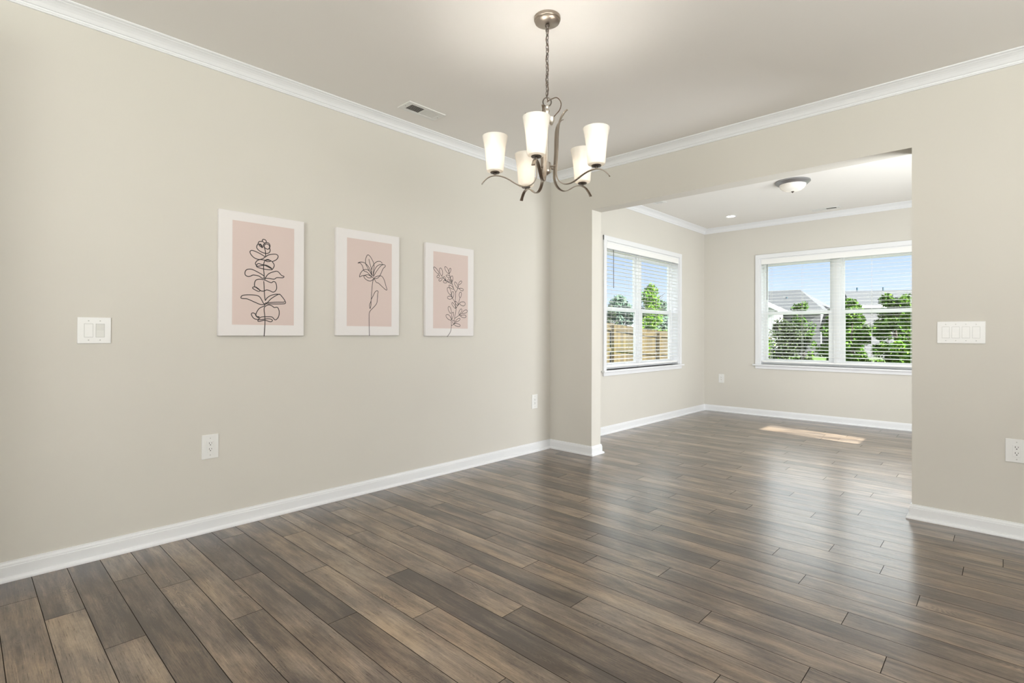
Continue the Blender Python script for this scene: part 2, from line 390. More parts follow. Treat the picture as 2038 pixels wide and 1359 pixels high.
# ------------------------------------------------------------------ windows (local: u along wall, w into the wall = outward, z up)
def window(name, loc, rz, width, with_casing=True):
    """origin: opening's left bottom corner (seen from inside) on the wall face; local x runs right, local y runs outwards."""
    t = thing(name, loc, rz, kind='structure'); Wd, Hh = width, WZ1-WZ0; cw = .058
    bm = bmesh.new()
    box(bm, -cw, 0, -.018, 0, 0, Hh+cw, .004); box(bm, Wd, Wd+cw, -.018, 0, 0, Hh+cw, .004); box(bm, -cw, Wd+cw, -.019, 0, Hh, Hh+cw, .004)
    mesh('window_casing', bm, M['trim'], t)
    bm = bmesh.new(); box(bm, -cw-.03, Wd+cw+.03, -.045, 0, -.022, 0, .006); box(bm, 0, Wd, -.001, .115, -.022, 0.0)
    mesh('window_sill', bm, M['trim'], t)
    bm = bmesh.new(); box(bm, -cw, Wd+cw, -.018, 0, -.064, -.022, .004); mesh('apron', bm, M['trim'], t)
    # liner of the opening and the frame of two units with a mull post
    bm = bmesh.new(); box(bm, 0, .018, .0, .15, 0, Hh); box(bm, Wd-.018, Wd, 0, .15, 0, Hh); box(bm, .018, Wd-.018, 0, .15, Hh-.018, Hh)
    mesh('window_frame', bm, M['trim'], t)
    mid = Wd/2; bm = bmesh.new(); box(bm, mid-.035, mid+.035, .085, .15, 0, Hh, .003)
    for s in (-1, 1):
        box(bm, mid+s*.035-(.008 if s < 0 else 0), mid+s*.035+(.008 if s > 0 else 0), .095, .103, 0, Hh)
    mesh('mullion', bm, M['vinyl'], t)
    zr = 1.445-WZ0
    for (ua, ub) in ((.018, mid-.035), (mid+.035, Wd-.018)):
        bm = bmesh.new(); J = .020                                   # vinyl jamb liners
        box(bm, ua, ua+J, .098, .15, .0, Hh-.018); box(bm, ub-J, ub, .098, .15, 0, Hh-.018); box(bm, ua+J, ub-J, .098, .15, Hh-.06, Hh-.018); box(bm, ua+J, ub-J, .098, .15, 0, .03)
        mesh('unit_frame', bm, M['vinyl'], t)
        for nm, y0, y1, za, zb, st in (('upper_sash', .128, .148, zr-.02, Hh-.06, .030), ('lower_sash', .104, .126, .03, zr+.03, .040)):
            bm = bmesh.new(); box(bm, ua+J, ua+J+st, y0, y1, za, zb, .003); box(bm, ub-J-st, ub-J, y0, y1, za, zb, .003)
            bot = .045; top = .045
            box(bm, ua+J+st, ub-J-st, y0, y1, za, za+bot, .003); box(bm, ua+J+st, ub-J-st, y0, y1, zb-top, zb, .003)
            so = mesh(nm, bm, M['vinyl'], t)
            bm = bmesh.new(); ym = (y0+y1)/2; box(bm, ua+J+st, ub-J-st, ym-.002, ym+.002, za+bot, zb-top); mesh('pane', bm, M['glass'], so)
    return t
def blind(loc, rz, width, label, wand_u, wand_len, tilt=4):
    t = thing('window_blind', loc, rz, label=label, cat='blind', group='white slatted blinds in the far room')
    Wd, Hh = width, WZ1-WZ0; a, b = .022, width-.022
    bm = bmesh.new(); box(bm, a-.002, b+.002, -.004, .006, Hh-.082, Hh-.009, .003); box(bm, a-.002, b+.002, -.006, .006, Hh-.024, Hh-.014, .002)
    mesh('valance', bm, M['slat'], t)
    bm = bmesh.new(); box(bm, a, b, .012, .066, Hh-.05, Hh-.02); mesh('headrail', bm, M['slat'], t)
    bm = bmesh.new(); pitch = .0455; z = Hh-.098; n = 0
    while z > .085:
        c, s = math.cos(R(tilt)), math.sin(R(tilt)); yc = .040; hw = .025; th = .0014
        pts = []
        for q in range(5):
            yy = -hw+q*hw/2; cr = .0012*(1-(yy/hw)**2); pts.append((yy, cr))
        ring = [(y_, c_+th) for y_, c_ in pts]+[(y_, c_-th) for y_, c_ in pts[::-1]]
        A = [bm.verts.new((a, yc+y_*c-zz*s, z+y_*s+zz*c)) for y_, zz in ring]; B = [bm.verts.new((b, yc+y_*c-zz*s, z+y_*s+zz*c)) for y_, zz in ring]
        for i in range(len(ring)): bm.faces.new((A[i], A[(i+1) % len(ring)], B[(i+1) % len(ring)], B[i]))
        bm.faces.new(A[::-1]); bm.faces.new(B); z -= pitch
    mesh('slats', bm, M['slat'], t)
    bm = bmesh.new(); box(bm, a, b, .014, .066, .030, .052, .003); mesh('bottom_rail', bm, M['slat'], t)
    for i in range(5):
        u = a+.12+i*(b-a-.24)/4; bm = bmesh.new()
        for yy in (.013, .067): box(bm, u-.001, u+.001, yy-.0007, yy+.0007, .035, Hh-.05)
        mesh('ladder_cord', bm, M['cord'], t)
    bm = bmesh.new(); tube(bm, [(wand_u, .004, Hh-.085), (wand_u, -.004, Hh-.10), (wand_u, -.006, Hh-.085-wand_len)], .0042, 8)
    mesh('tilt_wand', bm, M['dark_cord'], t)
    return t
# left wall: seen from inside, right is +y, outwards is -x -> rotate by +90 deg
window('window_1', (0, LW[0], WZ0), R(90), LW[1]-LW[0])
window('window_2', (BW[0], YB, WZ0), 0, BW[1]-BW[0])
blind((0, LW[0], WZ0), R(90), LW[1]-LW[0], 'white slatted blind in the left wall window, overlooking the wooden fence', .16, .45)
blind((BW[0], YB, WZ0), 0, BW[1]-BW[0], 'white slatted blind in the far wall window, overlooking grey roofs and green trees', .098, .50)
# small high window for the sun patch; door and other windows made up, unseen
def simple_window(name, fn, u0_, u1_, z0, z1, th=.03):
    t = thing(name, kind='structure'); bm = bmesh.new()
    def bx(a, b, c, d, e=0):
        p = fn(a, c); q = fn(b, d); box(bm, min(p[0], q[0]), max(p[0], q[0]), min(p[1], q[1]), max(p[1], q[1]), min(c, d), max(c, d))
    for a, b, c, d in ((u0_, u0_+th, z0, z1), (u1_-th, u1_, z0, z1), (u0_, u1_, z0, z0+th), (u0_, u1_, z1-th, z1)):
        p = fn(a, 0); q = fn(b, 1); box(bm, min(p[0], q[0]), max(p[0], q[0]), min(p[1], q[1]), max(p[1], q[1]), c, d)
    mesh('window_frame', bm, M['vinyl'], t); bm = bmesh.new()
    p = fn(u0_+th, .4); q = fn(u1_-th, .6); box(bm, min(p[0], q[0]), max(p[0], q[0]), min(p[1], q[1]), max(p[1], q[1]), z0+th, z1-th)
    mesh('pane', bm, M['glass'], t); return t
simple_window('window_3', lambda u, s: (XR2+.06+.04*s, u), 2.04, 2.50, 1.29, 2.06, .012)
# unseen wall added to block sun from the made-up door and side window
bm = bmesh.new(); box(bm, 6.5, 6.62, -6.0, 1.55, -.5, 3.9); struct('wall_sun_block', bm, M['siding'])
simple_window('added_door_1', lambda u, s: (XR2+.06+.04*s, u), .30, 1.80, .02, 2.20, .06)  # this door and the windows below are made up to house added lights
simple_window('added_window_6', lambda u, s: (XR+.06+.04*s, u), -4.0, -1.8, .75, 2.30, .05)
simple_window('added_window_4', lambda u, s: (u, YF-.10+.04*s), 1.75, 3.25, .7, 2.4, .05)
simple_window('added_window_5', lambda u, s: (u, YF-.10+.04*s), 3.45, 5.25, .7, 2.4, .05)

# ------------------------------------------------------------------ chandelier
CX, CYY = 1.660, -2.064
ch = thing('chandelier', (CX, CYY, H), 0, 'brushed metal chandelier with five lit frosted glass shades hanging from the dining room ceiling', 'chandelier')
def zz(z): return z-H
bm = bmesh.new(); lathe(bm, [(.0665, 0), (.067, -.010), (.0665, -.014), (.063, -.017), (.0595, -.018), (.059, -.0205), (.0625, -.022), (.062, -.025), (.055, -.0285), (.034, -.0325), (.012, -.036)], 48)
mesh('canopy', bm, M['metal'], ch, True)
bm = bmesh.new(); lathe(bm, [(.006, -.036), (.011, -.040), (.011, -.046), (.007, -.050), (.005, -.056)], 20)
tube(bm, [(.009*math.cos(a_), 0, -.062+.010*math.sin(a_)) for a_ in [i*math.pi/8 for i in range(16)]], .0022, 8, True)
mesh('loop_nut', bm, M['metal_dark'], ch, True)
bm = bmesh.new(); zt = -.064; i = 0; pitch = .0235
while zt > -.392:
    pts = []
    for k in range(16):
        a_ = 2*math.pi*k/16; ux, uz = .0072*math.cos(a_), .0165*math.sin(a_)
        pts.append((ux, 0, zt-.0145+uz) if i % 2 else (0, ux, zt-.0145+uz))
    tube(bm, pts, .0019, 6, True); zt -= pitch; i += 1
mesh('chain', bm, M['metal_dark'], ch, True)
bm = bmesh.new()
cord = [(.006*math.cos(q*.9), .006*math.sin(q*.9), -.05-q*.0145) for q in range(25)]
cord += [(.0, .0, -.408), (.004, .003, -.425)]
tube(bm, spline(cord, 4), .0026, 7)
# loop of the cord swinging out beside the column and back in
ax = r0                                                            # sideways as the loop hangs
lp = [Vector((0, 0, -.428)), ax*.012+Vector((0, 0, -.418)), ax*.045+Vector((0, 0, -.405)), ax*.064+Vector((0, 0, -.418)), ax*.071+Vector((0, 0, -.440)), ax*.063+Vector((0, 0, -.468)), ax*.045+Vector((0, 0, -.490)), ax*.031+Vector((0, 0, -.507)), ax*.028+Vector((0, 0, -.518))]
tube(bm, spline(lp, 6), .0026, 7)
mesh('power_cord', bm, M['browncord'], ch, True)
bm = bmesh.new(); tube(bm, [ax*(.021*math.cos(a_))+Vector((0, 0, -.428+.023*math.sin(a_))) for a_ in [i*math.pi/12 for i in range(24)]], .0032, 8, True)
mesh('hanging_ring', bm, M['metal_dark'], ch, True)
bm = bmesh.new(); lathe(bm, [(.004, -.442), (.009, -.447), (.010, -.458), (.007, -.463), (.012, -.468), (.014, -.476), (.009, -.488), (.0062, -.495), (.0062, zz(2.010)),
                             (.018, zz(2.008)), (.0205, zz(2.003)), (.0205, zz(1.972)), (.0215, zz(1.970)), (.0215, zz(1.962)), (.017, zz(1.954)), (.008, zz(1.950)), (.004, zz(1.944))], 32)
mesh('center_column', bm, M['metal_light'], ch, True)
bm = bmesh.new(); lathe(bm, [(.004, -.545), (.008, -.540), (.017, -.520), (.019, -.508), (.018, -.508), (.010, -.525), (.004, -.530)], 24, ax.x*.022, ax.y*.022)
mesh('socket_bell', bm, M['metal_light'], ch, True)
arm_prof = [(.112, 2.254), (.098, 2.246), (.078, 2.222), (.066, 2.190), (.061, 2.140), (.059, 2.070), (.054, 2.000), (.051, 1.955), (.056, 1.925), (.070, 1.903), (.090, 1.890),
            (.113, 1.886), (.138, 1.890), (.163, 1.902), (.188, 1.917), (.213, 1.929), (.240, 1.936), (.265, 1.937), (.288, 1.931), (.307, 1.918), (.322, 1.902), (.328, 1.893)]
def make_arm():
    sp = spline([(r, 0, z-H) for r, z in arm_prof], 4); bm = bmesh.new(); n = len(sp); rings = []
    for i, p in enumerate(sp):
        t_ = (sp[min(i+1, n-1)]-sp[max(i-1, 0)]).normalized(); nn = Vector((-t_.z, 0, t_.x)); f_ = i/(n-1)
        hw = .0082 if .06 < f_ < .95 else (.0066 if f_ <= .06 else .0090); th = .0026
        sh = [(-hw, -th*.5), (-hw, th*.5), (-hw*.6, th), (hw*.6, th), (hw, th*.5), (hw, -th*.5), (hw*.6, -th), (-hw*.6, -th)]
        rings.append([bm.verts.new(p+Vector((0, a_, 0))+nn*b_) for a_, b_ in sh])
    for a_, b_ in zip(rings, rings[1:]):
        for k in range(8): bm.faces.new((a_[k], a_[(k+1) % 8], b_[(k+1) % 8], b_[k]))
    bm.faces.new(rings[0][::-1]); bm.faces.new(rings[-1])
    # short strut tying the arm to the column barrel
    tube(bm, [(.018, 0, zz(1.985)), (.054, 0, zz(1.985))], .0045, 8)
    return mesh('arm', bm, M['metal'], ch, True)
def make_arm_kids(arm):
    RS = .262
    bm = bmesh.new(); lathe(bm, [(.004, zz(1.938)), (.0065, zz(1.941)), (.0065, zz(1.946)), (.022, zz(1.949)), (.0245, zz(1.953)), (.022, zz(1.957)), (.012, zz(1.959)), (.012, zz(1.985)), (.010, zz(1.988))], 32, RS, 0)
    mesh('socket_cup', bm, M['metal_dark'], arm, True)
    out = [(.013, 1.9555), (.030, 1.9555), (.040, 1.959), (.0435, 1.967), (.0445, 1.990), (.0465, 2.020), (.0500, 2.055), (.0550, 2.090), (.0610, 2.118), (.0645, 2.131)]
    inn = [(r-.003, z+(.003 if i < 3 else 0)) for i, (r, z) in enumerate(out)][::-1]
    bm = bmesh.new(); prof = out+[(.0635, 2.1335), (.0620, 2.1325)]+inn[1:-1]+[(.013, 1.9585)]
    lathe(bm, [(r, zz(z)) for r, z in prof], 48, RS, 0, cap=False)
    mesh('glass_shade', bm, M['opal'], arm, True)
    bm = bmesh.new(); prof = [(.003, 1.990), (.012, 1.992), (.013, 2.002), (.017, 2.015), (.024, 2.030), (.0275, 2.045), (.0265, 2.058), (.020, 2.069), (.010, 2.074), (.001, 2.075)]
    lathe(bm, [(r, zz(z)) for r, z in prof], 24, RS, 0); mesh('bulb', bm, M['bulb'], arm, True)
arm0 = make_arm(); make_arm_kids(arm0); arms = [arm0]
for k in range(4):
    a_ = arm0.copy(); col.objects.link(a_); a_.parent = ch
    for c in list(arm0.children):
        d = c.copy(); col.objects.link(d); d.parent = a_
    arms.append(a_)
for k, a_ in enumerate(arms): a_.rotation_euler = (0, 0, R([-133, -61, 14.5, 83, 155.5][k]))

# ------------------------------------------------------------------ ceiling fixtures
fl = thing('ceiling_light', (1.73, 1.86, H), 0, 'round flush ceiling light with a lit white glass bowl and grey metal rim', 'ceiling light')
bm = bmesh.new(); lathe(bm, [(.165, 0), (.166, -.012), (.160, -.018), (.152, -.022), (.146, -.030), (.137, -.034), (.128, -.038), (.124, -.034), (.110, -.010), (.02, -.004)], 56)
mesh('pan', bm, M['pan'], fl, True)
bm = bmesh.new(); lathe(bm, [(.126, -.034), (.124, -.046), (.117, -.062), (.102, -.080), (.080, -.093), (.050, -.102), (.012, -.105), (.012, -.102), (.049, -.099), (.078, -.090), (.100, -.077), (.114, -.060), (.121, -.046), (.123, -.034)], 56, cap=False)
mesh('glass_bowl', bm, M['bowl'], fl, True)
bm = bmesh.new(); lathe(bm, [(.003, -.100), (.013, -.103), (.015, -.107), (.010, -.112), (.006, -.117), (.002, -.120)], 20); mesh('finial', bm, M['metal_dark'], fl, True)
for s in (-1, 1):
    bm = bmesh.new(); bmesh.ops.create_uvsphere(bm, u_segments=16, v_segments=10, radius=.024); mesh('bulb', bm, M['bulb2'], fl, True, (s*.05, .01*s, -.055))
rl = thing('recessed_light', (.648, 3.05, H), 0, 'small lit recessed downlight in the far room ceiling near the left corner', 'recessed light')
bm = bmesh.new(); lathe(bm, [(.075, 0), (.076, -.003), (.070, -.0045), (.055, -.004), (.053, -.001)], 40, cap=False); mesh('trim_ring', bm, M['plate'], rl, True)
bm = bmesh.new(); lathe(bm, [(.0535, -.0005), (.05, -.0025), (.001, -.003)], 40); mesh('lens', bm, M['led'], rl, True)
def vent(loc, rz, lx, ly, label, n=9, dark_first=True, group=None):
    t = thing('ceiling_vent', loc, rz, label, 'vent'); mg = .030
    bm = bmesh.new(); z0, z1 = -.007, 0
    box(bm, -lx/2, lx/2, -ly/2, -ly/2+mg, z0, z1, .002); box(bm, -lx/2, lx/2, ly/2-mg, ly/2, z0, z1, .002)
    box(bm, -lx/2, -lx/2+mg*1.3, -ly/2+mg, ly/2-mg, z0, z1, .002); box(bm, lx/2-mg*1.3, lx/2, -ly/2+mg, ly/2-mg, z0, z1, .002); box(bm, -.004, .004, -ly/2+mg, ly/2-mg, z0, z1)
    for s in (-1, 1): box(bm, s*(lx/2-.016)-.002, s*(lx/2-.016)+.002, -.002, .002, z0-.001, z0, 0, 1)
    mesh('frame', bm, [M['ventw'], M['slot']], t)
    bm = bmesh.new(); box(bm, -lx/2+mg*1.3, lx/2-mg*1.3, -ly/2+mg, ly/2-mg, -.0012, -.0002); mesh('duct_opening', bm, M['duct'], t)
    bm = bmesh.new(); a0, a1 = -lx/2+mg*1.3, lx/2-mg*1.3
    for half, (p0, p1) in enumerate(((a0, -.004), (.004, a1))):
        for i in range(n):
            u = p0+(i+.5)*(p1-p0)/n; s = 1 if half == 0 else -1; dd = .0048
            prism(bm, [(u-s*dd*1.0, -ly/2+mg, -.0058), (u-s*dd*1.0+.0012, -ly/2+mg, -.0062), (u+s*dd*.5+.0012, -ly/2+mg, -.0014), (u+s*dd*.5, -ly/2+mg, -.001)], (0, 0, 0), (0, ly-2*mg, 0))
    mesh('louvers', bm, M['ventw'], t); return t
vent((.300, -1.826, H), R(90), .315, .148, 'white rectangular ceiling vent beside the left crown moulding, above the canvases', 10)
vent((1.69, 3.42, H), 0, .315, .135, 'white ceiling vent near the crown moulding above the far window', 9)
vent((.30, 1.585, H), R(90), .36, .15, 'white ceiling vent corner peeking below the opening header, left of the flush light', 9)

# ------------------------------------------------------------------ switches and outlets (local: x right, y into room = -y, face at y<0)
def decora_switch(loc, rz, gangs, w_, h_, label, down=()):
    t = thing('light_switch', loc, rz, label, 'light switch'); sp_ = .046
    bm = bmesh.new(); box(bm, -w_/2, w_/2, -.006, 0, -h_/2, h_/2, .0022); mesh('cover_plate', bm, M['plate'], t)
    for g_ in range(gangs):
        u = (g_-(gangs-1)/2)*sp_
        bm = bmesh.new(); box(bm, u-.0180, u+.0180, -.0065, -.0030, -.0345, .0345, 0, 0)
        mesh('switch_frame', bm, M['screw'], t)
        bm = bmesh.new(); s = -1 if g_ in down else 1
        prism(bm, [(u-.0162, -.006, -.0325), (u-.0162, -.0075-.0025*(s > 0), -.0325), (u-.0162, -.0072, 0), (u-.0162, -.0075-.0025*(s < 0), .0325), (u-.0162, -.006, .0325)], (0, 0, 0), (.0324, 0, 0))
        ro = mesh('rocker', bm, M['plate'] if g_ not in down else M['plate2'], t)
        if g_ in down and gangs == 2: ro['label'] = 'slightly greyer rocker paddle'
        for s in (-1, 1):
            bm = bmesh.new(); bmesh.ops.create_cone(bm, cap_ends=True, segments=12, radius1=.0032, radius2=.0028, depth=.0016)
            mesh('screw', bm, M['screw'], t, loc=(u, -.0066, s*.0485), rot=(R(90), 0, 0))
    return t
def outlet(loc, rz, w_, h_, label, big=True):
    t = thing('wall_outlet', loc, rz, label, 'outlet', 'white duplex wall outlets')
    bm = bmesh.new(); box(bm, -w_/2, w_/2, -.006, 0, -h_/2, h_/2, .0022); mesh('cover_plate', bm, M['plate'], t)
    bm = bmesh.new(); box(bm, -.0167, .0167, -.0085, -.004, -.0335, .0335, .0012)
    for z in (.0175, -.0155):
        box(bm, -.0072, -.0048, -.0088, -.0083, z-.001, z+.008, 0, 1); box(bm, .0050, .0070, -.0088, -.0083, z, z+.007, 0, 1); box(bm, -.0028, .0028, -.0088, -.0083, z-.0095, z-.0045, .0002, 1)
    mesh('receptacle', bm, [M['plate'], M['slot']], t)
    for s in (-1, 1):
        bm = bmesh.new(); bmesh.ops.create_cone(bm, cap_ends=True, segments=12, radius1=.003, radius2=.0026, depth=.0014)
        mesh('screw', bm, M['screw'], t, loc=(0, -.0066, s*.0485), rot=(R(90), 0, 0))
    return t
decora_switch((0, -3.631, 1.1545), R(90), 2, .134, .131, 'white two-gang rocker switch plate on the left wall before the first canvas', (1,))
decora_switch((3.149, 0, 1.160), 0, 4, .219, .131, 'white four-gang rocker switch plate on the wall right of the opening', ())
outlet((0, -3.100, .488), R(90), .088, .138, 'white outlet low on the left wall, below the leftmost canvas')
outlet((0, -.241, .488), R(90), .082, .136, 'white outlet low on the left wall, close to the room corner')
outlet((3.388, 0, .493), 0, .094, .131, 'white outlet below the four-gang switch, cut by the right photo edge')
outlet((.262, YB, .495), 0, .080, .128, 'small distant outlet on the far wall, left of the far window')

# ------------------------------------------------------------------ canvases
LINES1 = [[[257,-3],[262,95],[256,162],[263,181],[284,191],[305,185],[317,176],[338,177],[348,150],[343,117],[324,99],[305,116],[280,118],[238,114],[220,94],[226,88],[261,95],[294,87],[307,94],[298,103],[275,105],[243,100],[216,99],[196,106],[184,122],[182,133],[191,139],[204,132],[213,118],[227,116],[222,110],[211,118],[207,127],[216,151],[231,170],[256,183],[263,195]],[[263,195],[238,191],[206,202],[173,216],[155,222],[127,223],[122,230],[133,242],[170,247],[211,246],[231,236],[245,213],[256,197],[275,205],[298,230],[331,253],[350,261],[364,248],[379,229],[387,213],[381,203],[331,199],[265,197]],[[263,202],[284,205],[331,210],[374,212],[381,217]],[[263,216],[274,234],[298,251],[331,260],[350,259]],[[263,216],[258,252],[256,289],[253,336]],[[256,275],[238,275],[215,289],[201,297],[190,294],[189,287],[206,277],[224,271],[231,278],[219,289],[208,296],[201,297],[199,314],[203,333],[215,343],[237,346],[260,343],[283,334],[300,330],[311,338],[323,335],[330,318],[331,294],[321,277],[307,272],[288,280],[270,283],[256,275]],[[255,353],[242,354],[224,365],[192,369],[177,361],[161,357],[146,365],[144,381],[152,396],[168,402],[187,401],[214,390],[242,376],[258,365]],[[255,353],[283,355],[316,353],[333,364],[368,366],[377,375],[361,381],[337,403],[311,398],[283,384],[265,361],[260,346]],[[255,353],[255,374],[252,412],[253,445],[262,465],[278,472],[292,466],[290,461],[273,458],[264,463]],[[304,412],[313,427],[316,442],[304,460],[287,468],[260,466],[232,466],[214,458],[203,440],[210,427],[212,420],[237,413],[274,409],[304,412],[283,424],[255,434],[226,426],[212,425],[212,434],[223,441],[241,437],[269,435],[292,425],[302,417]],[[304,461],[330,477],[340,498],[329,509],[308,508],[283,501],[262,486],[246,473],[223,466],[196,474],[178,491],[172,507],[180,516],[200,514],[232,502],[262,486]],[[264,491],[262,522],[255,545],[249,554],[257,569],[273,576],[287,568],[289,549],[278,536],[264,539],[255,547],[259,562],[273,567],[285,560],[287,551]],[[285,549],[291,530],[285,515],[269,508],[246,511],[223,522],[211,537],[214,554],[223,560],[234,554],[245,541],[236,545],[225,553],[229,561],[236,559],[248,542]],[[218,561],[225,576],[241,579],[247,592],[261,591],[267,580],[259,571],[245,579],[243,586]]]
LINES2 = [[[257,-2],[255,72],[254,138],[257,166],[270,185],[297,210],[316,235],[321,268],[324,302],[327,319],[318,325],[302,315],[286,286],[270,256],[269,223],[262,192],[258,218],[265,239],[270,256],[275,318],[280,375],[286,400],[293,411]],[[293,411],[269,393],[248,392],[224,402],[210,419],[221,430],[247,434],[271,422],[263,414],[242,415],[221,427],[195,423],[178,413],[177,424],[187,445],[208,466],[237,471],[263,454],[280,427]],[[280,427],[247,474],[231,499],[226,507]],[[162,510],[179,519],[205,520],[228,510],[252,487],[271,453],[280,427]],[[162,510],[181,512],[200,491],[210,461],[237,452],[263,431],[293,411]],[[274,451],[271,479],[260,511],[250,548]],[[226,507],[223,540],[231,564],[242,577],[260,568],[282,537],[293,505],[287,461],[286,433]],[[274,474],[279,494],[295,519],[317,536],[344,540],[361,528]],[[288,423],[290,452],[304,487],[328,511],[361,521],[389,513],[367,488],[345,443],[323,417],[293,411],[307,425],[334,434],[359,432],[378,407],[393,364],[402,338],[390,337],[362,357],[329,381],[312,385],[293,411]],[[290,428],[312,464],[345,505],[367,519]]]
